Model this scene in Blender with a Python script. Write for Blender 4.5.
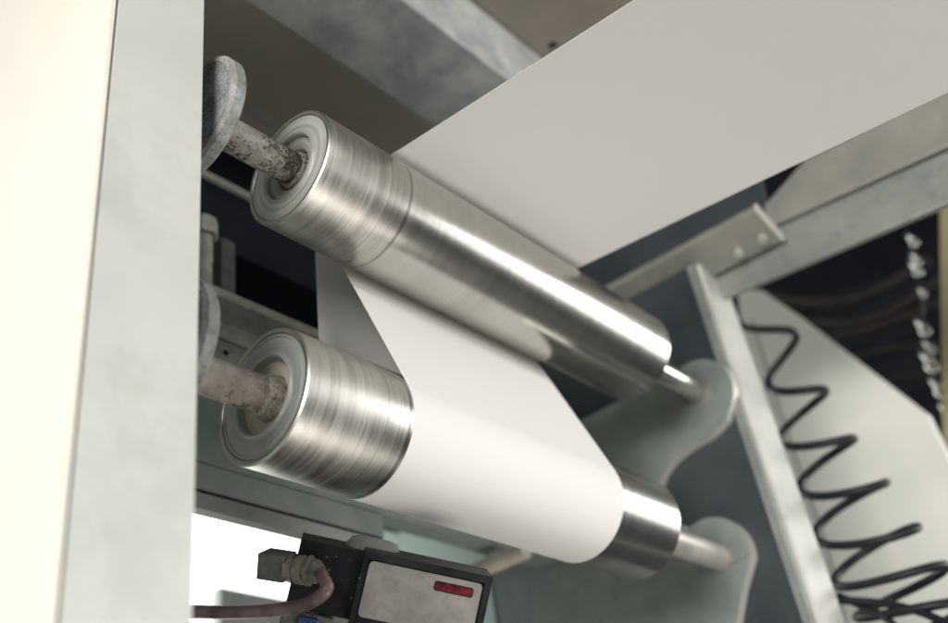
import bpy, bmesh, math, random
from mathutils import Vector, Matrix, noise
random.seed(7)
for o in list(bpy.data.objects): bpy.data.objects.remove(o)
S = bpy.context.scene
C = S.collection

# ------------------------------------------------------------------ camera
CAM = Vector((-0.45987, -0.53646, -0.67234))
RT = Vector((0.67082, -0.72840, -0.13942))      # camera right
DN = Vector((0.34221, 0.47079, -0.81317))       # camera down
FW = Vector((0.65795, 0.49778, 0.56508))        # camera forward
FPX = 1004.7                                    # focal length in pixels of the 948 px wide photograph
cd = bpy.data.cameras.new('camera'); cam = bpy.data.objects.new('camera', cd); C.objects.link(cam)
cam.matrix_world = Matrix(((RT.x, -DN.x, -FW.x, CAM.x), (RT.y, -DN.y, -FW.y, CAM.y), (RT.z, -DN.z, -FW.z, CAM.z), (0, 0, 0, 1)))
cd.sensor_width = 36; cd.lens = FPX / 948 * 36; cd.clip_start = .02; cd.clip_end = 100
cd.dof.use_dof = True; cd.dof.focus_distance = 0.895; cd.dof.aperture_fstop = 2.8
S.camera = cam
S.render.resolution_x, S.render.resolution_y = 1024, 673

# ------------------------------------------------------------------ light (indoor hall: lamps out of view, plus an added low fill)
w = bpy.data.worlds.new('World'); S.world = w; w.use_nodes = True
bg = w.node_tree.nodes['Background']; bg.inputs[0].default_value = (.60, .70, .76, 1); bg.inputs[1].default_value = .12
def area(name, loc, target, sx, sy, power, col):
    l = bpy.data.lights.new(name, 'AREA'); l.shape = 'RECTANGLE'; l.size = sx; l.size_y = sy; l.energy = power; l.color = col
    o = bpy.data.objects.new(name, l); C.objects.link(o); o.location = loc
    o.rotation_euler = (Vector(target) - Vector(loc)).to_track_quat('-Z', 'Y').to_euler()
    return o
area('unseen_lamp', (-2.7, -.95, -.15), (.1, 0, -.15), 1.4, 1.0, 88, (1, .97, .92))
area('unseen_lamp', (1.2, -2.3, .50), (.6, 0, 0), 4.6, .42, 33, (1, .985, .96))
area('unseen_lamp', (1.2, -2.3, -.45), (.6, 0, 0), 4.6, .22, 8, (1, .985, .96))
area('unseen_lamp', (3.3, -2.0, .25), (.6, 0, -.1), 2.8, 1.0, 40, (1, .985, .96))
area('unseen_lamp', (.5, -.75, -1.75), (.35, -.1, .2), 1.5, .5, 11.5, (1, .955, .88))  # added low fill lamp, stands in for light bounced off the floor
vs = S.view_settings; vs.view_transform = 'Standard'; vs.look = 'None'; vs.exposure = .28; vs.gamma = 1
S.render.engine = 'CYCLES'

# ------------------------------------------------------------------ helpers
def ray(px, py): return RT * ((px - 474) / FPX) + DN * ((py - 311.5) / FPX) + FW
def at(ax, c, px, py):
    d = ray(px, py); i = 'XYZ'.index(ax); return CAM + d * ((c - CAM[i]) / d[i])
def dep(s, px, py): return CAM + ray(px, py) * s
def obj(name, bm, mat, parent=None, smooth=None, bev=0, sol=0):
    if bev: bmesh.ops.bevel(bm, geom=[e for e in bm.edges if e.is_manifold and e.calc_face_angle(0) > .6], offset=bev, segments=2, profile=.6, affect='EDGES', clamp_overlap=True)
    bmesh.ops.recalc_face_normals(bm, faces=bm.faces[:])
    me = bpy.data.meshes.new(name); bm.to_mesh(me); bm.free()
    o = bpy.data.objects.new(name, me); C.objects.link(o)
    me.materials.append(mat)
    if smooth is not None:
        me.shade_smooth()
        me.set_sharp_from_angle(angle=math.radians(smooth))
    if parent: o.parent = parent
    return o
def tag(o, label, cat, group=None):
    o['label'] = label; o['category'] = cat
    if group: o['group'] = group
    return o
def struct(o): o['kind'] = 'structure'; return o
def thing(name, label, cat, loc=(0, 0, 0), group=None):
    o = bpy.data.objects.new(name, None); C.objects.link(o); o.location = loc; o.empty_display_size = .02
    bpy.context.view_layer.update()
    return tag(o, label, cat, group)
def par(o, root):       # parent while keeping world coordinates of the mesh
    o.parent = root; o.matrix_parent_inverse = Matrix.Translation(root.location).inverted(); return o
def bx(bm, x0, x1, y0, y1, z0, z1, M=None):
    v = [bm.verts.new((x, y, z)) for x in (x0, x1) for y in (y0, y1) for z in (z0, z1)]
    for f in ((0, 1, 3, 2), (4, 6, 7, 5), (0, 4, 5, 1), (2, 3, 7, 6), (0, 2, 6, 4), (1, 5, 7, 3)): bm.faces.new([v[i] for i in f])
    if M: bmesh.ops.transform(bm, matrix=M, verts=v)
    return bm
def box(x0, x1, y0, y1, z0, z1, M=None): return bx(bmesh.new(), x0, x1, y0, y1, z0, z1, M)
def lathe(prof, cy=0, cz=0, n=96, close=False, bm=None, jit=0):
    bm = bm or bmesh.new(); rings = []
    for (x, r) in prof:
        ring = []
        for k in range(n):
            a = 2 * math.pi * k / n; rr = r
            xx = x
            if jit:
                p = Vector((x * 60, math.cos(a) * r * 160, math.sin(a) * r * 160))
                rr += jit * noise.noise(p) + .5 * jit * noise.noise(p * 2.7); xx += .6 * jit * noise.noise(p + Vector((9, 3, 1)))
            ring.append(bm.verts.new((xx, cy + rr * math.cos(a), cz + rr * math.sin(a))))
        rings.append(ring)
    m = len(rings)
    for i in range(m if close else m - 1):
        A, B = rings[i], rings[(i + 1) % m]
        for k in range(n): bm.faces.new((A[k], A[(k + 1) % n], B[(k + 1) % n], B[k]))
    if not close:
        if prof[0][1] > 0: bm.faces.new(rings[0])
        if prof[-1][1] > 0: bm.faces.new(rings[-1][::-1])
    return bm
def prism(poly, x0, x1, bm=None):     # (y, z) polygon extruded along X
    bm = bm or bmesh.new()
    a = [bm.verts.new((x0, y, z)) for y, z in poly]; b = [bm.verts.new((x1, y, z)) for y, z in poly]
    bm.faces.new(a); bm.faces.new(b[::-1]); n = len(poly)
    for i in range(n): bm.faces.new((a[i], b[i], b[(i + 1) % n], a[(i + 1) % n]))
    return bm
def spline(pts, sub=10):
    out = []; P = [Vector(p) for p in pts]; P = [P[0] * 2 - P[1]] + P + [P[-1] * 2 - P[-2]]
    for i in range(1, len(P) - 2):
        p0, p1, p2, p3 = P[i - 1:i + 3]
        for k in range(sub):
            t = k / sub
            out.append(.5 * ((2 * p1) + (p2 - p0) * t + (2 * p0 - 5 * p1 + 4 * p2 - p3) * t * t + (3 * p1 - p0 - 3 * p2 + p3) * t ** 3))
    out.append(P[-2]); return out
def tube(pts, r, n=12, bm=None, rf=None):
    bm = bm or bmesh.new(); rings = []; up = None
    for i, p in enumerate(pts):
        t = (pts[min(i + 1, len(pts) - 1)] - pts[max(i - 1, 0)]).normalized()
        if up is None: up = t.orthogonal().normalized()
        up = (up - t * up.dot(t)).normalized(); s = t.cross(up); rr = rf(i / (len(pts) - 1)) if rf else r
        rings.append([bm.verts.new(p + (up * math.cos(2 * math.pi * k / n) + s * math.sin(2 * math.pi * k / n)) * rr) for k in range(n)])
    for A, B in zip(rings, rings[1:]):
        for k in range(n): bm.faces.new((A[k], A[(k + 1) % n], B[(k + 1) % n], B[k]))
    bm.faces.new(rings[0]); bm.faces.new(rings[-1][::-1]); return bm
def frame(o, u, v, n):   # matrix with local x=u, y=v, z=n
    return Matrix(((u.x, v.x, n.x, o.x), (u.y, v.y, n.y, o.y), (u.z, v.z, n.z, o.z), (0, 0, 0, 1)))

# ------------------------------------------------------------------ materials
def nodes(name):
    m = bpy.data.materials.new(name); m.use_nodes = True; nt = m.node_tree
    return m, nt, nt.nodes['Principled BSDF'], nt.nodes.new, nt.links.new
def mat(name, col, col2=None, rough=.5, metal=0, sc=9, lo=.35, hi=.65, fine=0, fsc=180, fcol=(.02, .02, .02), bump=.0, bsc=120, spec=.5, flo=.56, fhi=.66, stretch=(1, 1, 1)):
    m, nt, P, N, L = nodes(name)
    tc = N('ShaderNodeTexCoord'); mp = N('ShaderNodeMapping'); mp.inputs['Scale'].default_value = stretch
    L(tc.outputs['Object'], mp.inputs[0])
    n1 = N('ShaderNodeTexNoise'); n1.inputs['Scale'].default_value = sc; n1.inputs['Detail'].default_value = 7; n1.inputs['Roughness'].default_value = .62
    L(mp.outputs[0], n1.inputs['Vector'])
    r1 = N('ShaderNodeMapRange'); r1.inputs[1].default_value = lo; r1.inputs[2].default_value = hi; L(n1.outputs[0], r1.inputs[0])
    mx = N('ShaderNodeMix'); mx.data_type = 'RGBA'; mx.inputs[6].default_value = (*col, 1); mx.inputs[7].default_value = (*(col2 or col), 1)
    L(r1.outputs[0], mx.inputs[0]); out = mx.outputs[2]
    if fine:
        n2 = N('ShaderNodeTexNoise'); n2.inputs['Scale'].default_value = fsc; n2.inputs['Detail'].default_value = 5; n2.inputs['Roughness'].default_value = .7
        L(mp.outputs[0], n2.inputs['Vector'])
        r2 = N('ShaderNodeMapRange'); r2.inputs[1].default_value = flo; r2.inputs[2].default_value = fhi; r2.inputs[4].default_value = fine; L(n2.outputs[0], r2.inputs[0])
        m2 = N('ShaderNodeMix'); m2.data_type = 'RGBA'; m2.inputs[7].default_value = (*fcol, 1); L(r2.outputs[0], m2.inputs[0]); L(out, m2.inputs[6]); out = m2.outputs[2]
    L(out, P.inputs['Base Color'])
    r3 = N('ShaderNodeMapRange'); r3.inputs[3].default_value = max(rough - .1, .03); r3.inputs[4].default_value = min(rough + .12, 1); L(n1.outputs[0], r3.inputs[0]); L(r3.outputs[0], P.inputs['Roughness'])
    P.inputs['Metallic'].default_value = metal; P.inputs['Specular IOR Level'].default_value = spec
    if bump:
        n3 = N('ShaderNodeTexNoise'); n3.inputs['Scale'].default_value = bsc; n3.inputs['Detail'].default_value = 4; L(mp.outputs[0], n3.inputs['Vector'])
        b = N('ShaderNodeBump'); b.inputs['Strength'].default_value = bump; b.inputs['Distance'].default_value = .002; L(n3.outputs[0], b.inputs['Height']); L(b.outputs[0], P.inputs['Normal'])
    return m
def roller_mat(name, ring, seed, base=(.54, .525, .485)):
    # turned steel: fine lines round the barrel, a worn dark line where the paper's edge runs, polished under the paper
    m, nt, P, N, L = nodes(name)
    tc = N('ShaderNodeTexCoord'); sx = N('ShaderNodeSeparateXYZ'); L(tc.outputs['Object'], sx.inputs[0])
    def streak(scale, det, soft):
        mp = N('ShaderNodeMapping'); mp.inputs['Scale'].default_value = (scale, soft, soft); mp.inputs['Location'].default_value = (seed, seed, 0); L(tc.outputs['Object'], mp.inputs[0])
        n = N('ShaderNodeTexNoise'); n.inputs['Scale'].default_value = 1; n.inputs['Detail'].default_value = det; n.inputs['Roughness'].default_value = .65; L(mp.outputs[0], n.inputs['Vector']); return n.outputs[0]
    a = streak(95, 6, 5); b = streak(420, 3, 9); c = streak(26, 3, 3)
    def rng(i, lo, hi, o0, o1):
        r = N('ShaderNodeMapRange'); r.inputs[1].default_value = lo; r.inputs[2].default_value = hi; r.inputs[3].default_value = o0; r.inputs[4].default_value = o1; L(i, r.inputs[0]); return r.outputs[0]
    def mth(op, x, y):
        n = N('ShaderNodeMath'); n.operation = op
        for i, q in enumerate((x, y)):
            if isinstance(q, (int, float)): n.inputs[i].default_value = q
            else: L(q, n.inputs[i])
        return n.outputs[0]
    pol = rng(sx.outputs[0], ring - .05, ring + .012, 0, 1)            # 0 rough near end, 1 polished by the paper
    amp = mth('SUBTRACT', 1, mth('MULTIPLY', pol, .66))
    lines = mth('ADD', mth('MULTIPLY', rng(a, .3, .7, -.17, .15), amp), mth('MULTIPLY', rng(b, .3, .7, -.19, .17), amp))
    wide = mth('MULTIPLY', rng(c, .3, .7, -.20, .13), amp)
    d = mth('ABSOLUTE', mth('SUBTRACT', sx.outputs[0], ring - .004), 0); mark = rng(d, .0006, .0022, .45, 0)
    d2 = mth('ABSOLUTE', mth('SUBTRACT', sx.outputs[0], ring - .030), 0); mark2 = rng(d2, .0003, .0013, .25, 0)
    val = mth('SUBTRACT', mth('SUBTRACT', mth('ADD', mth('ADD', lines, wide), 1), mark), mark2)
    mx = N('ShaderNodeMix'); mx.data_type = 'RGBA'; mx.blend_type = 'MULTIPLY'; mx.inputs[0].default_value = 1; mx.inputs[6].default_value = (*base, 1)
    cb = N('ShaderNodeCombineColor'); [L(val, cb.inputs[i]) for i in range(3)]; L(cb.outputs[0], mx.inputs[7]); L(mx.outputs[2], P.inputs['Base Color'])
    P.inputs['Metallic'].default_value = 1
    ro = mth('ADD', mth('SUBTRACT', .36, mth('MULTIPLY', pol, .14)), mth('MULTIPLY', rng(b, .3, .7, -.05, .06), amp)); L(ro, P.inputs['Roughness'])
    P.inputs['Anisotropic'].default_value = .5
    tg = N('ShaderNodeTangent'); tg.direction_type = 'RADIAL'; tg.axis = 'X'; L(tg.outputs[0], P.inputs['Tangent'])
    P.inputs['Anisotropic Rotation'].default_value = .0
    return m
def face_mat(name, col, seed, metal=.85, rough=.38):   # lathe-turned end face: rings round the axis
    m, nt, P, N, L = nodes(name)
    tc = N('ShaderNodeTexCoord'); sx = N('ShaderNodeSeparateXYZ'); L(tc.outputs['Object'], sx.inputs[0])
    cb = N('ShaderNodeCombineXYZ'); L(sx.outputs[1], cb.inputs[1]); L(sx.outputs[2], cb.inputs[2])
    ln = N('ShaderNodeVectorMath'); ln.operation = 'LENGTH'; L(cb.outputs[0], ln.inputs[0])
    ml = N('ShaderNodeMath'); ml.operation = 'MULTIPLY_ADD'; ml.inputs[1].default_value = 260; ml.inputs[2].default_value = seed; L(ln.outputs['Value'], ml.inputs[0])
    n = N('ShaderNodeTexNoise'); n.noise_dimensions = '1D'; n.inputs['Detail'].default_value = 4; n.inputs['Scale'].default_value = 1; L(ml.outputs[0], n.inputs['W'])
    n2 = N('ShaderNodeTexNoise'); n2.inputs['Scale'].default_value = 40; n2.inputs['Detail'].default_value = 5; L(tc.outputs['Object'], n2.inputs['Vector'])
    av = N('ShaderNodeMix'); av.inputs[0].default_value = .3; L(n.outputs[0], av.inputs[2]); L(n2.outputs[0], av.inputs[3])
    r = N('ShaderNodeMapRange'); r.inputs[1].default_value = .3; r.inputs[2].default_value = .7; r.inputs[3].default_value = .80; r.inputs[4].default_value = 1.16; L(av.outputs[0], r.inputs[0])
    mx = N('ShaderNodeMix'); mx.data_type = 'RGBA'; mx.blend_type = 'MULTIPLY'; mx.inputs[0].default_value = 1; mx.inputs[6].default_value = (*col, 1); L(r.outputs[0], mx.inputs[7]); L(mx.outputs[2], P.inputs['Base Color'])
    P.inputs['Metallic'].default_value = metal; P.inputs['Roughness'].default_value = rough
    return m

M_post = mat('pale_grey_paint', (.56, .57, .53), (.63, .635, .595), .42, sc=5, fine=.5, fsc=9, fcol=(.40, .46, .435), flo=.48, fhi=.68, bump=.03, bsc=300)
M_cream = mat('cream_paint', (.80, .77, .68), (.84, .81, .73), .5, sc=3)
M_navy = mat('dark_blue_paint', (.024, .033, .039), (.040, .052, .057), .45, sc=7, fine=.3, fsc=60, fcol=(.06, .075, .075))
M_teal = mat('grey_green_paint', (.175, .208, .192), (.25, .285, .262), .5, sc=11, fine=.35, fsc=38, fcol=(.10, .14, .13), bump=.05)
M_mint = mat('mint_paint', (.50, .66, .58), (.58, .73, .65), .5, sc=5)
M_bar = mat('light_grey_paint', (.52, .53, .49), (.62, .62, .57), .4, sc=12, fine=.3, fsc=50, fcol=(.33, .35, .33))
M_rail = mat('worn_steel', (.21, .235, .225), (.30, .315, .285), .42, metal=.25, sc=10, fine=.4, fsc=45, fcol=(.12, .14, .14))
M_rail2 = mat('worn_steel_warm', (.235, .24, .215), (.31, .305, .265), .42, metal=.2, sc=9, fine=.4, fsc=35, fcol=(.18, .18, .165))
M_girder = mat('mottled_galvanised_steel', (.32, .34, .345), (.54, .54, .515), .55, metal=.2, sc=16, lo=.38, hi=.66, fine=.45, fsc=34, fcol=(.14, .15, .16), flo=.52, fhi=.7, bump=.08)
M_brown = mat('brown_grey_paint', (.54, .50, .42), (.60, .555, .47), .6, sc=6, fine=.25, fsc=300, fcol=(.2, .18, .15))
M_dust = mat('dusty_iron', (.25, .26, .235), (.40, .40, .36), .9, sc=30, fine=.7, fsc=140, fcol=(.17, .175, .16), bump=.5, bsc=260)
M_dustdark = mat('dusty_dark_iron', (.045, .045, .045), (.10, .095, .088), .9, sc=22, fine=.5, fsc=160, fcol=(.2, .185, .165), flo=.6, fhi=.75, bump=.3)
M_crust = mat('paper_dust_crust', (.56, .52, .43), (.30, .27, .22), .95, sc=140, fine=.9, fsc=330, fcol=(.035, .028, .022), flo=.53, fhi=.66, bump=.9, bsc=420)
def shaft_mat(name, col, col2, x0, x1, fsc, amt, seed):
    # dusty shaft: crumbly dark grime in patches, thickest next to the roller
    m, nt, P, N, L = nodes(name)
    tc = N('ShaderNodeTexCoord'); sx = N('ShaderNodeSeparateXYZ'); L(tc.outputs['Object'], sx.inputs[0])
    mp = N('ShaderNodeMapping'); mp.inputs['Location'].default_value = (seed, seed, seed); L(tc.outputs['Object'], mp.inputs[0])
    def nz(sc, det=5, ro=.65):
        n = N('ShaderNodeTexNoise'); n.inputs['Scale'].default_value = sc; n.inputs['Detail'].default_value = det; n.inputs['Roughness'].default_value = ro; L(mp.outputs[0], n.inputs['Vector']); return n.outputs[0]
    def rng(i, a, b, c, d):
        q = N('ShaderNodeMapRange'); q.inputs[1].default_value = a; q.inputs[2].default_value = b; q.inputs[3].default_value = c; q.inputs[4].default_value = d; L(i, q.inputs[0]); return q.outputs[0]
    def add(a, b):
        q = N('ShaderNodeMath'); L(a, q.inputs[0]); L(b, q.inputs[1]); return q.outputs[0]
    big = nz(38, 4); fi = nz(fsc, 6, .75)
    g = rng(add(add(rng(big, .3, .7, -.16, .16), rng(sx.outputs[0], x0, x1, -.06, .12)), fi), amt, amt + .13, 0, .95)
    mx = N('ShaderNodeMix'); mx.data_type = 'RGBA'; mx.inputs[6].default_value = (*col, 1); mx.inputs[7].default_value = (*col2, 1); L(rng(nz(70), .35, .65, 0, 1), mx.inputs[0])
    m2 = N('ShaderNodeMix'); m2.data_type = 'RGBA'; m2.inputs[7].default_value = (.035, .028, .022, 1); L(mx.outputs[2], m2.inputs[6]); L(g, m2.inputs[0]); L(m2.outputs[2], P.inputs['Base Color'])
    P.inputs['Roughness'].default_value = .78
    b = N('ShaderNodeBump'); b.inputs['Strength'].default_value = .5; b.inputs['Distance'].default_value = .0015; L(fi, b.inputs['Height']); L(b.outputs[0], P.inputs['Normal'])
    return m
M_shaftU = shaft_mat('speckled_shaft', (.46, .435, .385), (.25, .23, .20), -.085, .0, 340, .495, 2.)
M_shaftL = shaft_mat('stained_shaft', (.36, .325, .28), (.20, .175, .15), -.09, .02, 150, .585, 5.)
M_bright = mat('bright_steel', (.78, .76, .71), (.62, .61, .57), .2, metal=1, sc=30)
M_disc = mat('dusty_cast_iron', (.06, .072, .082), (.25, .27, .275), .8, sc=38, fine=.9, fsc=420, fcol=(.52, .53, .51), flo=.53, fhi=.68, bump=.25, bsc=300)
M_discrim = mat('dusty_rim', (.34, .355, .345), (.16, .15, .135), .8, sc=38, fine=.75, fsc=260, fcol=(.09, .088, .085), flo=.5, fhi=.68, bump=.3, bsc=420)
M_paper = mat('white_paper', (.82, .812, .79), (.835, .826, .805), .72, sc=2, spec=.25, bump=.10, bsc=7)
M_black = mat('black_plastic', (.008, .009, .010), (.018, .019, .020), .42, sc=30, fine=.8, fsc=150, fcol=(.22, .22, .20), flo=.635, fhi=.72, bump=.08, spec=.16)
M_plate = mat('scratched_aluminium', (.19, .185, .168), (.27, .26, .24), .5, metal=.3, sc=34, fine=.45, fsc=75, fcol=(.10, .095, .085), flo=.52, fhi=.74, bump=.08)
M_plug = mat('grimy_grey_plug', (.085, .092, .083), (.14, .145, .13), .7, sc=40, fine=.6, fsc=160, fcol=(.25, .23, .19), bump=.3)
M_brass = mat('grimy_nickel_ring', (.20, .175, .145), (.34, .30, .25), .55, metal=.4, sc=60, fine=.7, fsc=180, fcol=(.05, .042, .035), bump=.4)
M_cable = mat('plum_brown_cable', (.075, .048, .052), (.20, .135, .14), .38, sc=40, fine=.5, fsc=120, fcol=(.05, .032, .034), bump=.15)
M_hose = mat('black_hose', (.009, .010, .013), (.016, .017, .021), .42, spec=.3)
M_white = mat('white_housing_paint', (.72, .73, .67), (.78, .78, .72), .5, sc=3)
M_olive = mat('olive_yellow_paint', (.25, .225, .13), (.31, .28, .17), .5, sc=6)
M_chrome = mat('chrome', (.9, .89, .87), None, .12, metal=1)
M_blue = mat('blue_plastic', (.012, .045, .12), (.02, .06, .15), .4)
M_woodbar = mat('cream_bar', (.55, .50, .40), (.64, .58, .47), .6, sc=20)
M_boltgrey = mat('worn_bolt_steel', (.34, .34, .31), (.44, .44, .40), .5, metal=.3, sc=60)
M_gap = mat('black_brown_rubber', (.012, .010, .009), (.024, .020, .018), .6, sc=20, spec=.2)
M_conc = mat('concrete', (.11, .11, .105), (.15, .148, .14), .8, sc=3, fine=.3, fsc=30, fcol=(.2, .2, .19))
M_void = mat('cavity_shade_black', (.010, .012, .017), (.016, .018, .024), .85, spec=.1)  # near-black colour stands in for the shade inside cavities and holes
def emis(name, col, st):
    m, nt, P, N, L = nodes(name); P.inputs['Base Color'].default_value = (*col, 1); P.inputs['Emission Color'].default_value = (*col, 1); P.inputs['Emission Strength'].default_value = st; return m
M_window = emis('lit_window', (1, 1, .97), 2.2)
m, nt, P, N, L = nodes('red_lens'); P.inputs['Base Color'].default_value = (.30, .012, .018, 1); P.inputs['Roughness'].default_value = .18; P.inputs['Coat Weight'].default_value = .5
_n = N('ShaderNodeTexNoise'); _n.inputs['Scale'].default_value = 75; _tc = N('ShaderNodeTexCoord'); L(_tc.outputs['Object'], _n.inputs['Vector'])
_r = N('ShaderNodeValToRGB'); _r.color_ramp.elements[0].color = (.03, .004, .005, 1); _r.color_ramp.elements[1].color = (.15, .009, .013, 1); _r.color_ramp.elements[0].position = .4; _r.color_ramp.elements[1].position = .6
L(_n.outputs[0], _r.inputs[0]); L(_r.outputs[0], P.inputs['Base Color']); M_red = m

# ------------------------------------------------------------------ dimensions
R = .06
UY, UZ = 0., 0.
LY, LZ = .0364, -.2356
WL, WR = .1095, .4258
FLOOR = -1.95

# ------------------------------------------------------------------ setting
struct(obj('floor', box(-4, 4, -4, 3, FLOOR - .1, FLOOR), M_conc))

# near side frame: a grey post with a cream cover beside it
t = thing('frame_post', 'pale grey painted steel post in front of the dusty round bearing lugs', 'post', (-.165, .1, FLOOR))
par(obj('front_flange', box(-.2045, -.125, -.0431, -.0351, FLOOR + .02, 1.3), M_post, bev=.0012), t)
par(obj('web_plate', box(-.180, -.150, -.0351, .42, FLOOR + .02, 1.3), M_post), t)
par(obj('foot_plate', box(-.24, -.09, -.08, .45, FLOOR, FLOOR + .02), M_post), t)
t = thing('cover_panel', 'smooth cream painted cover panel on the outer side of the grey post', 'panel', (-.3, .1, FLOOR))
par(obj('sheet', box(-.2105, -.2070, -.0425, .50, FLOOR, 1.3), M_cream, bev=.0006), t)
par(obj('return_lip', box(-.2070, -.18, .30, .32, FLOOR, 1.3), M_cream), t)

# far side frame
t = thing('side_frame', 'dark blue steel side frame with a light grey front edge bar', 'machine frame', (.79, .2, FLOOR))
par(obj('side_plate', box(.752, .770, -.048, .44, FLOOR, .235), M_navy), t)
par(obj('edge_bar', box(.757, .835, -.0575, -.0485, FLOOR, .222), M_bar, bev=.002), t)
par(obj('edge_strip', box(.7455, .7565, -.052, -.040, FLOOR, .205), M_rail, bev=.0015), t)

# lobed bearing brackets on both side frames
def arc(cy, cz, r, a0, a1, n=18): return [(cy + r * math.cos(math.radians(a0 + (a1 - a0) * i / n)), cz + r * math.sin(math.radians(a0 + (a1 - a0) * i / n))) for i in range(n + 1)]
def sm(pts, sub=6): return [(p.x, p.y) for p in spline([Vector((a, b, 0)) for a, b in pts], sub)]
poly = [(.42, .047)] + arc(.0, -.008, .056, 90, 215, 22) + sm([(-.03, -.060), (.0, -.0705), (.0327, -.0735), (.066, -.081), (.090, -.096), (.1015, -.116), (.098, -.140), (.090, -.163), (.078, -.1725)], 5) + arc(LY + .012, LZ + .002, .0565, 62, 196, 22) + [(.020, -.2845), (.043, -.325), (.13, -.47), (.42, -.47)]
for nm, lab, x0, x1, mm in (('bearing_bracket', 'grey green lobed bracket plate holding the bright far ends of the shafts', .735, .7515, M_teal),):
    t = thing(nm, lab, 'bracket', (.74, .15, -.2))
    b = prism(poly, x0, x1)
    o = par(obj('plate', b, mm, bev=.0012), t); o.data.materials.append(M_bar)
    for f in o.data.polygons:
        if abs(f.normal.x) < .8: f.material_index = 1  # lighter colour on the rim faces stands in for the light they catch
    par(obj('keeper_plate', box(.7325, .7352, LY - .036, LY - .006, LZ - .012, LZ + .014), M_rail), t)
    par(obj('shaft_collar', lathe([(.7335, .0215), (.7352, .0235)], UY, UZ, 48), M_rail), t)
# near bearing lugs (round, dusty)
for cy, cz, lab in ((UY, UZ, 'dusty dark round bearing lug carrying the speckled upper shaft'), (LY, LZ + .012, 'dusty round bearing lug at the post carrying the stained lower shaft')):
    t = thing('bearing_lug', lab, 'bearing lug', (-.1, cy, cz), 'bearing lugs behind the grey post')
    rr = .0593
    par(obj('rim', lathe([(-.1030, rr - .002), (-.1045, rr - .0035), (-.1045, rr - .007), (-.0905, rr - .007), (-.0905, rr - .002), (-.0925, rr), (-.1015, rr)], cy, cz, 96, True), M_discrim, smooth=40), t)
    par(obj('face', lathe([(-.1042, rr - .0072), (-.0908, rr - .0072)], cy, cz, 96), M_disc, smooth=40), t)
    par(obj('mounting_arm', box(-.1495, -.092, cy + .03, cy + .10, cz - .03, cz + .03), M_disc, bev=.003), t)
    par(obj('bolt_head', lathe([(-.112, .0065), (-.112, .009), (-.1045, .009)], cy - .006, cz - .068, 6), M_dust), t) if cz == 0 else None

# ------------------------------------------------------------------ rollers
def roller(lab, cy, cz, x0, x1, seed, msh, mshaft, cream):
    t = thing('idler_roller', lab, 'roller', (x0, cy, cz), 'steel rollers carrying the paper web')
    def p(o): o.parent = t; return o
    Ln = x1 - x0
    ms = roller_mat('turned_steel', WL - x0, seed)
    p(obj('shell', lathe([(.0016, R - .0052), (.0002, R - .0044), (.0, R - .0016), (.0014, R), (Ln - .003, R), (Ln, R - .003), (Ln, R - .006), (.0090, R - .006), (.0088, R - .0052)], n=160, close=True), ms, smooth=35))
    # turned end face with a groove and a raised inner lip
    ri = .0345
    groove = [(.0012, R - .0078), (.0024, R - .0084), (.0024, R - .0098), (.0012, R - .0104)] if cream else []
    prof = [(.0030, R - .0053), (.0012, R - .0058)] + groove + [(.0014, ri + .0028), (-.0004, ri + .0022), (-.0008, ri + .0008), (.0004, ri - .0004), (.0085, ri - .001), (.0085, R - .0053)]
    ef = p(obj('end_face', lathe(prof, n=128, close=True), face_mat('turned_face', (.50, .52, .50) if cream else (.66, .66, .625), seed, metal=.55, rough=.42), smooth=35))
    bs = p(obj('bearing_seat', lathe([(.0086, ri - .0010), (.0098, ri - .0060), (.0105, .0205), (.0225, .0195), (.0225, ri - .0006)] if cream else [(.0046, ri - .0012), (.0050, ri - .0050), (.0062, .0225), (.0090, .0208), (.0225, .0195), (.0225, ri - .0012)], n=96, close=True), face_mat('seat', (.70, .65, .55) if cream else (.50, .475, .43), seed + 3, metal=.15, rough=.65), smooth=35))
    be = p(obj('bearing', lathe([(.0170, .0202), (.0150, .0185), (.0150, .0150), (.0230, .0150), (.0230, .0202)], n=64, close=True), M_dustdark, smooth=35))
    dc = p(obj('dust_collar', lathe([(-.006 if cream else .003, .0152), (-.001 if cream else .006, .0172), (.006, .0190 if cream else .0180), (.012, .0195), (.0160, .0186), (.0160, .0150)], n=90, close=True, jit=.0013), M_crust, smooth=60))
    p(obj('far_cap', lathe([(Ln - .0015, .0165), (Ln - .0015, R - .0062), (Ln - .007, R - .0062), (Ln - .007, .0165)], n=96, close=True), ms, smooth=35))
    # shaft: dirty near end, bright far end
    p(obj('shaft', lathe([(-.0905 - x0 - .004, .0160)] + [(-.0905 - x0 + k * (.0905 + .12) / 26, .0160) for k in range(27)] + [(Ln - .01, .0160)], n=64, jit=.00022), mshaft, smooth=50))
    p(obj('shaft_end', lathe([(Ln - .009, .0165), (.742 - x0, .0165)], n=64), M_bright if not cream else M_shaftbright, smooth=50))
    bs.parent = ef; dc.parent = be
    return t
M_shaftbright = mat('dull_steel', (.50, .48, .44), (.62, .6, .55), .45, metal=.5, sc=30)
roller('upper turned steel roller on a speckled dusty shaft, the paper passing over its top', UY, UZ, 0., .5737, 3.1, None, M_shaftU, False)
roller('lower turned steel roller on a stained shaft, half covered by the white paper', LY, LZ, -.0081, .5426, 11.7, None, M_shaftL, True)

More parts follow.
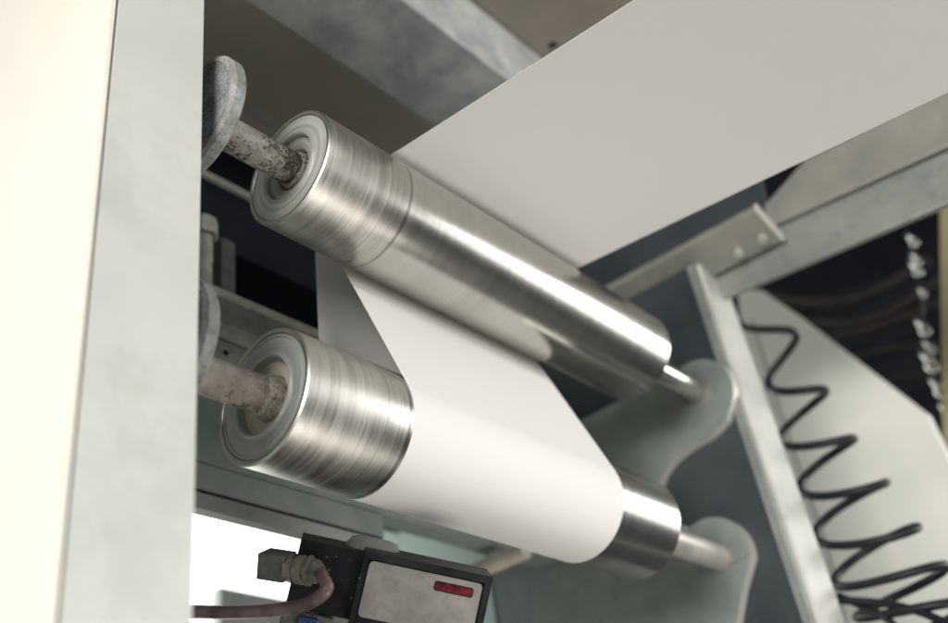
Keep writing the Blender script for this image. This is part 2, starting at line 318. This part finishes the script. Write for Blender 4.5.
# ------------------------------------------------------------------ paper web
r = R + .0004
path = []
sd = Vector((-.9905, -.1373)); nu = Vector((-.1373, .9905))
a_top = math.degrees(math.atan2(nu.y, nu.x))
tp = nu * r
for k in range(41): path.append(tp + sd * (.95 * (1 - k / 40)))
cL = Vector((LY, LZ)); phi = math.acos(2 * r / cL.length); an = math.degrees(math.atan2(cL.y, cL.x) + phi)
for k in range(1, 61): a = math.radians(a_top + (an - a_top) * k / 60); path.append(Vector((math.cos(a), math.sin(a))) * r)
a0 = an + 180; e0 = path[-1]; e1 = cL + Vector((math.cos(math.radians(a0)), math.sin(math.radians(a0)))) * r
for k in range(1, 25): path.append(e0.lerp(e1, k / 24))
a1 = 361.6
for k in range(1, 81): a = math.radians(a0 + (a1 - a0) * k / 80); path.append(cL + Vector((math.cos(a), math.sin(a))) * r)
top = Vector((path[-1].x - (.03 - path[-1].y) * math.tan(math.radians(1.6)), .03)); e0 = path[-1]
for k in range(1, 25): path.append(e0.lerp(top, k / 24))
for k in range(1, 17): a = math.radians(181.6 - 75 * k / 16) ; path.append(top + Vector((.03 * math.cos(math.radians(1.6)), .03 * math.sin(math.radians(1.6)))) + Vector((math.cos(a), math.sin(a))) * .03)
bm = bmesh.new(); NX = 12; rows = []
for q in path: rows.append([bm.verts.new((WL + (WR - WL) * i / NX, q.x, q.y)) for i in range(NX + 1)])
for A, B in zip(rows, rows[1:]):
    for i in range(NX): bm.faces.new((A[i], A[i + 1], B[i + 1], B[i]))
paper = tag(obj('paper_web', bm, M_paper, smooth=60), 'smooth white paper web running over the upper roller and under the lower one', 'paper')
sol = paper.modifiers.new('thickness', 'SOLIDIFY'); sol.thickness = .0003; sol.offset = 1
es = paper.modifiers.new('edges', 'EDGE_SPLIT'); es.split_angle = math.radians(40)

# ------------------------------------------------------------------ girder and panels above
tag(obj('cross_girder', box(-.13, .752, -.003, .128, .42, .556), M_girder, bev=.003), 'mottled grey galvanised box girder crossing above the paper', 'girder')
t = thing('overhead_plate', 'brown grey overhead plate with a round hole beside the pale girder face', 'plate', (.4, -.3, .56))
bm = bmesh.new(); hc = at('Z', .56, 553, 46)
ring = []; 
x0, x1, y0, y1 = -.1, 1.1, -.75, .06
sq = [(x0, y0), (x1, y0), (x1, y1), (x0, y1)]
vo = [bm.verts.new((a, b, .56)) for a, b in sq]; NR = 24
vi = [bm.verts.new((hc.x + .008 * math.cos(2 * math.pi * k / NR), hc.y + .008 * math.sin(2 * math.pi * k / NR), .56)) for k in range(NR)]
eo = [bm.edges.new((vo[i], vo[(i + 1) % 4])) for i in range(4)]; ei = [bm.edges.new((vi[i], vi[(i + 1) % NR])) for i in range(NR)]
res = bmesh.ops.triangle_fill(bm, use_beauty=True, edges=eo + ei)
hf = [f for f in bm.faces if all(v in vi for v in f.verts)]
if hf: bmesh.ops.delete(bm, geom=hf, context='FACES_ONLY')
ex = bmesh.ops.extrude_face_region(bm, geom=bm.faces[:]); bmesh.ops.translate(bm, vec=(0, 0, .012), verts=[e for e in ex['geom'] if isinstance(e, bmesh.types.BMVert)])
par(obj('sheet', bm, mat('dark_brown_grey_paint', (.20, .18, .15), (.25, .225, .185), .6, sc=6)), t)
par(obj('backing', box(x0, x1, y0, y1, .585, .59), M_void), t)
tag(obj('ceiling_plate', box(-.12, .75, .10, .335, .515, .53), M_brown, bev=.002), 'plain brown grey plate behind the mottled girder', 'plate')
tag(obj('channel_rail', box(-.12, .75, .352, .46, .50, .56), M_brown, bev=.004), 'short brown rail seen between upper roller and dusty lug', 'rail')
tag(obj('shelf_angle', box(-.12, .75, .30, .306, .276, .285), M_rail2, bev=.001), 'thin pale edged shelf angle in the dark cavity above the stud bolt', 'angle')
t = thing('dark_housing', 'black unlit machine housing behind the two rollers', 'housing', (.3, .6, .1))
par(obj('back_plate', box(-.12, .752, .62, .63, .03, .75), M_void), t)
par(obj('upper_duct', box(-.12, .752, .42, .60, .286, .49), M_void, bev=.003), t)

# dusty ledge beam behind the rollers
zt = at('Y', .22, 262, 309).z; zb = at('Y', .22, 235, 327).z
t = thing('ledge_beam', 'dust covered grey green ledge beam behind the rollers', 'beam', (.3, .25, zt))
par(obj('beam_body', box(-.12, .752, .22, .30, zb, zt), M_dust, bev=.003), t)
bm = bmesh.new(); n = 150; prevs = None
for i in range(n + 1):
    x = -.115 + .86 * i / n; h = .0022 + .0026 * (noise.noise(Vector((x * 75, 0, 1))) + 1) * .6 + .001 * noise.noise(Vector((x * 300, 2, 1)))
    cur = [bm.verts.new(v) for v in ((x, .2185, zt - .003 - h * 1.3), (x, .2160, zt + h * .2), (x, .223, zt + h), (x, .26, zt + h * 1.2), (x, .27, zt - .003))]
    if prevs:
        for k in range(5): bm.faces.new((prevs[k], prevs[(k + 1) % 5], cur[(k + 1) % 5], cur[k]))
    prevs = cur
par(obj('dust_layer', bm, M_crustpale if 'M_crustpale' in globals() else mat('pale_dust', (.72, .70, .62), (.55, .53, .47), .95, sc=60, bump=.6, bsc=300), smooth=70), t)
rv = par(obj('rivet', lathe([(.0, .0), (.001, .004), (.004, .0055), (.006, .0055)], n=20), M_dust, smooth=50), t)
rv.matrix_basis = frame(at('Y', .214, 203.5, 296), Vector((0, 1, 0)), Vector((0, 0, 1)), Vector((1, 0, 0)))
# lower dusty rail with holes
zt2 = zb - .004; zb2 = at('Y', .25, 215, 366).z
t = thing('drilled_rail', 'grey green dusty rail with small bolt holes under the ledge beam', 'rail', (.3, .27, zt2))
par(obj('rail_body', box(-.12, .752, .245, .33, zb2, zt2), M_dust, bev=.002), t)
for px, py in ((226, 353), (228, 331)):
    q = at('Y', .2446, px, py); par(obj('bolt_hole', tube([Vector((q.x, .2442, q.z)), Vector((q.x, .2455, q.z))], .0035 if py > 340 else .0015, 16), M_void), t)
par(obj('lower_web', box(-.12, .752, .30, .33, zb2 - .09, zb2 - .001), M_teal), t)
# stud bolt and nut standing on the ledge
def hexn(c, r, z0, z1): return bmesh.ops.create_cone
q = at('Y', .235, 209, 262)
t = thing('stud_bolt', 'dusty stud bolt with a nut standing on the ledge beam', 'bolt', (q.x, .245, zt))
zn = at('Y', .235, 209, 233).z; zk = at('Y', .235, 209, 222).z
par(obj('shank', tube([Vector((q.x, .245, zt + (zk + .012 - zt) * k / 24)) for k in range(25)], .0095, 24, rf=lambda f: .0098 + .0012 * noise.noise(Vector((f * 9, 1, 3))) + .0007 * noise.noise(Vector((f * 40, 5, 3)))), M_crustd if 'M_crustd' in globals() else M_dust, smooth=50), t)
par(obj('nut', tube([Vector((q.x, .245, zn)), Vector((q.x, .245, zk + .006))], .0165, 6), M_dust, bev=.0015), t)
q2 = at('Y', .29, 221, 250)
tag(obj('spacer_post', box(q2.x - .010, q2.x + .010, .275, .295, zt, at('Y', .285, 221, 243).z), M_dustdark, bev=.002), 'dark dusty spacer post behind the stud bolt', 'post')

# ------------------------------------------------------------------ behind and below the lower roller
za = at('Y', .30, 300, 519).z; zc = at('Y', .30, 300, 535.5).z
t = thing('lower_crossbeam', 'grey green lower cross beam above the bright window opening', 'beam', (.2, .33, zc))
xr = at('Y', .30, 385, 548).x
par(obj('beam_face', box(-.12, xr, .30, .312, za + .004, zb2 - .092), M_teal, bev=.003), t)
par(obj('bottom_flange', box(-.12, xr + .02, .296, .310, zc, za - .002), M_rail, bev=.003), t)
par(obj('seam', box(-.12, xr, .306, .312, za - .002, za + .004), M_void), t)
t = thing('window', 'bright overexposed window opening low behind the sensor', 'window', (.3, 1.2, -.6))
par(obj('pane', box(.35, 1.9, 1.2, 1.21, -.75, .75), M_window), t)
q = at('Y', 1.195, 210, 592)
par(obj('window_sill', box(q.x, 1.9, 1.16, 1.19, -.75, q.z), M_rail, bev=.005), t)
par(obj('frame', box(.62, .66, 1.15, 1.185, -.75, .75), M_mint), t)
tag(obj('mint_panel', box(.80, .815, .45, .82, -.75, .4), M_mint), 'pale mint green panel glimpsed under the white paper', 'panel')

# cream bar under the paper
a_, b_ = at('X', .60, 470, 574), at('X', .60, 526, 550)
tag(obj('support_bar', tube([a_ - (b_ - a_) * 2, b_], .012, 10), M_woodbar, smooth=40), 'short cream coloured bar against the mint green bracket', 'bar')

# ------------------------------------------------------------------ rail and clamp at the far frame
sl = math.atan(.128)
def railM(x, y, z): return Matrix.Translation((x, y, z)) @ Matrix.Rotation(sl, 4, 'X')
t = thing('inclined_rail', 'worn grey steel rail running along the edge of the paper', 'rail', (.78, -.2, .15))
RM = railM(.80, -.043, .245)
par(obj('lower_channel', box(.002, .014, -1.5, .45, -.081, -.004, RM), M_rail, bev=.003), t)
b = prism([(-1.5, 0), (-.122, 0), (-.122, .040), (-.20, .085), (-1.5, .085)], -.002, .0135); bmesh.ops.transform(b, matrix=RM, verts=b.verts[:]); par(obj('upper_channel', b, M_rail2, bev=.002), t)
t = thing('clamp_angle', 'flat grey clamp plate with two bolt heads where the rail meets the dark side frame', 'bracket', (.745, -.05, .2))
ex = Vector((.0695, 0, -.0212)).normalized(); ey = Vector((0, 1, .057)).normalized(); ez = ex.cross(ey).normalized(); CA = Vector((.72, -.18, .211))
par(obj('plate', box(0, .0727, .0025, .36, 0, .013, frame(CA, ex, ey, ez)), M_rail2, bev=.0015), t)
par(obj('lit_end_cap', box(-.001, .0737, -.0015, .0024, -.001, .014, frame(CA, ex, ey, ez)), M_bar, bev=.0008), t)  # thin cap added to the end face, its lit brightness put into the colour
for px, py in ((738, 251), (762, 237)):
    q = at('X', .769, px, py)
    o = obj('bolt_head', lathe([(-.009, .0075), (-.0075, .0095), (.004, .0095)], 0, 0, 6), M_boltgrey, bev=.001)
    o.data.transform(frame(q, ez, ex, ey)); par(o, t)
tag(obj('dark_plate', box(.015, .022, -.121, .45, .000, .16, RM), M_navy, bev=.002), 'dark blue plate between the paper edge and the clamp plate', 'plate')  # dark plate filling the strip between paper edge and clamp

# ------------------------------------------------------------------ behind the far frame
bm = bmesh.new()
pp = [(738, 288), (763, 291), (802, 318), (925, 412), (952, 468), (975, 700), (760, 700)]
pl = [at('X', 1.22, *q) for q in pp]
tag(obj('machine_guard', prism([(v.y, v.z) for v in pl], 1.22, 1.25, bm), M_white, bev=.006), 'white slanted machine guard behind the coiled black hose', 'guard')
pl = [at('X', 1.19, *q) for q in ((752, 320), (775, 395), (800, 470), (826, 545), (850, 640))]
tag(obj('thin_cable', tube(spline(pl), .0025, 8), M_rail, smooth=60), 'thin grey cable running down the white guard', 'cable')
# coiled hose
bm = bmesh.new(); pts = []
cs = [(757, 312, .034), (790, 373, .038), (808, 427, .047), (834, 474, .055), (857, 520, .064), (882, 565, .070), (906, 600, .070), (930, 640, .07)]
cen = spline([at('X', .90, a, b) for a, b, _ in cs], 60); rad = spline([Vector((c, 0, 0)) for _, _, c in cs], 60)
dv = ray(840, 470).normalized(); v_ = Vector((dv.x, dv.y, dv.z * .86)).normalized()
n = len(cen)
u_ = (at('X', .9, 880, 447) - at('X', .9, 800, 480)).normalized()
for i in range(n):
    th = 2 * math.pi * (i / 60) * 1.0 + math.pi * .95
    v_ = Vector((dv.x, dv.y, dv.z * (1.65 - 1.1 * min(max(0, i / 60 - 4.6), 1)))).normalized()
    pts.append(cen[i] + (u_ * math.cos(th) + v_ * math.sin(th) * .8) * rad[i].x)
tag(obj('coiled_hose', tube(pts, .0060, 10), M_hose, smooth=60), 'coiled black air hose hanging beside the light grey edge bar', 'hose')
tag(obj('hose_branch', tube(spline([at('X', .87, 838, 596), at('X', .87, 862, 606), at('X', .85, 888, 620), at('X', .82, 915, 648)]), .005, 10), M_hose, smooth=60), 'short branch of black hose dropping below the lowest coil', 'hose')
tag(obj('hose_tail', tube(spline([at('X', .86, 836, 600), at('X', .86, 880, 603), at('X', .85, 920, 612), at('X', .84, 965, 632)]), .0052, 10), M_hose, smooth=60), 'straight tail of black hose leaving the lowest coil', 'hose')
# dark cabinet, hoses, fittings, yellow post
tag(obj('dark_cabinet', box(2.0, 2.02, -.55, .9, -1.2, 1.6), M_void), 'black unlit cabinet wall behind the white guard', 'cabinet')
for i, (lst, rr) in enumerate((([(750, 285), (800, 300), (860, 296), (930, 262)], .016), ([(760, 300), (820, 322), (880, 315), (940, 280)], .014), ([(800, 335), (850, 332), (900, 318), (945, 300)], .016), ([(830, 365), (870, 352), (905, 346), (945, 345)], .013), ([(850, 395), (880, 384), (905, 375), (945, 372)], .012))):
    tag(obj('black_hose', tube(spline([at('X', 1.75 + .02 * i, *q) for q in lst]), rr, 12), M_gap, smooth=60), 'dull black hose strung across the dark gap above the white guard', 'hose', 'hoses in the dark gap')
t = thing('hanging_chain', 'hanging chain of small shiny metal links beside the olive post', 'chain', at('X', 1.5, 912, 236))
fl = [(911.5, 239.5, .010), (915, 258, .009), (915, 268, .011), (922, 292, .007), (922, 327, .012), (929, 347, .010), (929, 362, .014), (938, 388, .013), (946, 412, .011)]
for px, py, rr in fl:
    q = at('X', 1.5, px, py)
    for k in (0, 1):
        ax = Vector((0, .25, 1)).normalized(); sd_ = Vector((1, 0, 0)) if k else Vector((0, 1, -.25)).normalized()
        c_ = q + ax * (rr * (.9 if k else -.6))
        lp = [c_ + ax * (rr * 1.15 * math.cos(2 * math.pi * a / 20)) + sd_ * (rr * .62 * math.sin(2 * math.pi * a / 20)) for a in range(21)]
        par(obj('link', tube(lp, rr * .30, 8), M_chrome, smooth=80), t)
par(obj('cord', tube(spline([at('X', 1.512, a, b) for a, b, _ in fl]), .003, 8), M_hose), t)
q = at('X', 1.45, 941, 300)
pl = [at('X', 1.45, *q) for q in ((939, 150), (944, 520), (985, 520), (985, 150))]
tag(obj('yellow_post', prism([(v.y, v.z) for v in pl], 1.45, 1.52), M_olive, bev=.004), 'leaning olive yellow painted post past the chain of shiny links', 'post')

# ------------------------------------------------------------------ sensor with plug and cable
D = .86
O = dep(D, 372, 558); X2 = dep(D * 1.012, 490, 583)
u = (X2 - O).normalized(); nrm = -(FW + Vector((.05, .10, -.06))).normalized(); nrm = (nrm - u * nrm.dot(u)).normalized(); v = nrm.cross(u).normalized()
Wp = (X2 - O).length; px1 = Wp / 118 * .98
t = thing('photo_sensor', 'scratched metal faced black sensor box with a small red window', 'sensor', O - v * .075)
MS = frame(O, u, v, nrm)
def sp(name, bm, m_, **k):
    o = obj(name, bm, m_, **k); o.data.transform(MS); return par(o, t)
s1 = px1
H_ = 66 * s1
sp('body', box(-8 * s1, Wp + 2 * s1, -H_, 6 * s1, -.045, -.0045), M_black, bev=.0018)
def rrect(x0, x1, y0, y1, rr, z0, z1, n=6):
    b = bmesh.new(); pts = []
    for cx, cy, a0 in ((x1 - rr, y1 - rr, 0), (x0 + rr, y1 - rr, 90), (x0 + rr, y0 + rr, 180), (x1 - rr, y0 + rr, 270)):
        for k in range(n + 1): a = math.radians(a0 + 90 * k / n); pts.append((cx + rr * math.cos(a), cy + rr * math.sin(a)))
    A = [b.verts.new((x, y, z0)) for x, y in pts]; B = [b.verts.new((x, y, z1)) for x, y in pts]
    b.faces.new(A[::-1]); b.faces.new(B)
    for k in range(len(pts)): b.faces.new((A[k], A[(k + 1) % len(pts)], B[(k + 1) % len(pts)], B[k]))
    return b
face = sp('face_plate', rrect(-1 * s1, Wp - 6 * s1, -H_ + 8 * s1, -3 * s1, 5 * s1, -.006, -.0022), M_plate, bev=.0004)
fr = bmesh.new()
bx(fr, -8 * s1, Wp + 2 * s1, -1.5 * s1, 6.2 * s1, -.0046, -.0005)
sp('top_rim', fr, M_black, bev=.0012)
sp('side_rim', box(Wp - 4.5 * s1, Wp + 2.2 * s1, -H_, -1.6 * s1, -.0046, -.0006), M_black, bev=.0012)
sp('side_rim', box(-8.2 * s1, -2.5 * s1, -H_, -1.6 * s1, -.0046, -.0006), M_black, bev=.0012)
def sub(o, p_): o.parent = p_; o.matrix_parent_inverse = Matrix.Identity(4); return o
sub(sp('window_bezel', rrect(Wp - 54 * s1, Wp - 14 * s1, -18.5 * s1, -8.8 * s1, 2.6 * s1, -.004, -.0019), M_black), face)
sub(sp('red_window', rrect(Wp - 52.6 * s1, Wp - 15.4 * s1, -17.2 * s1, -10.1 * s1, 2.2 * s1, -.004, -.0015), M_red, bev=.0003), face)
sp('rear_housing', box(-72 * s1, -8.3 * s1, -H_ * .98, 2.5 * s1, -.05, -.010), M_black, bev=.003)
sp('cap', lathe([(-28 * s1, 0), (-27 * s1, .006), (-22 * s1, .0125), (-12 * s1, .0145), (16 * s1, .0145), (24 * s1, .012), (29 * s1, .006), (30 * s1, 0)], -2 * s1, -.034, 28), M_plug, smooth=70)
bmb = box(-40 * s1, 20 * s1, -H_ - .03, -H_ - .0005, -.04, -.02)
sp('mount_block', bmb, M_rail, bev=.002)
# plug
P0 = dep(D, 270, 568.5); P1 = dep(D * .985, 318, 576)
pu = (P1 - P0).normalized(); pn = (-FW); pn = (pn - pu * pn.dot(pu)).normalized(); pv = pn.cross(pu)
MP = frame(P0, pu, pv, pn)
t = thing('cable_plug', 'grimy grey right angled plug pushed into the black sensor housing', 'plug', P0)
def pp_(name, bm, m_, **k):
    o = obj(name, bm, m_, **k); o.data.transform(MP); return par(o, t)
k_ = D / FPX
pp_('plug_body', box(-15 * k_, 14 * k_, -13 * k_, 13 * k_, -.024, -.001), M_plug, bev=.0018)
pp_('knurled_nut', lathe([(13 * k_, 12 * k_), (15 * k_, 14.5 * k_), (20 * k_, 14.5 * k_), (21 * k_, 12.5 * k_), (23 * k_, 12.5 * k_), (24 * k_, 15 * k_), (32 * k_, 15 * k_), (33 * k_, 13 * k_), (35 * k_, 13 * k_), (36 * k_, 15.5 * k_), (40 * k_, 15 * k_)], 0, -.012, 40, jit=.0003), M_brass, smooth=40)
pp_('gland', lathe([(40 * k_, 13 * k_), (46 * k_, 12 * k_), (49 * k_, 9 * k_), (51 * k_, 7.2 * k_)], 0, -.012, 32, jit=.0003), M_plug, smooth=40)
pp_('gland_tab', box(14 * k_, 18 * k_, -6 * k_, 8 * k_, -.001, .0012), M_brass, bev=.0006)
st = P0 + pu * (49 * k_) - pn * .010
cp = [st - pu * .012, st, dep(D * .975, 323, 578), dep(D * .965, 327, 588), dep(D * .965, 318, 598), dep(D * .97, 300, 606), dep(D * .98, 265, 611), dep(D * 1.0, 225, 612.5), dep(D * 1.02, 188, 612), dep(D * 1.05, 150, 616), dep(D * 1.1, 110, 640)]
tag(obj('sensor_cable', tube(spline(cp, 10), 6.6 * k_, 16), M_cable, smooth=60), 'plum brown cable curling out of the grimy plug', 'cable')
# small fittings under the plug
q = dep(D * 1.0, 306, 622)
t = thing('hose_clip', 'small grey clip with a blue tab under the cable', 'clip', q)
par(obj('clip_body', box(-.022, .022, -.008, .008, -.006, .006, frame(q, u, v, nrm)), M_plug, bev=.002), t)
par(obj('blue_tab', box(-.007, .010, -.003, .006, .0062, .011, frame(q, u, v, nrm)), M_blue, bev=.001), t)
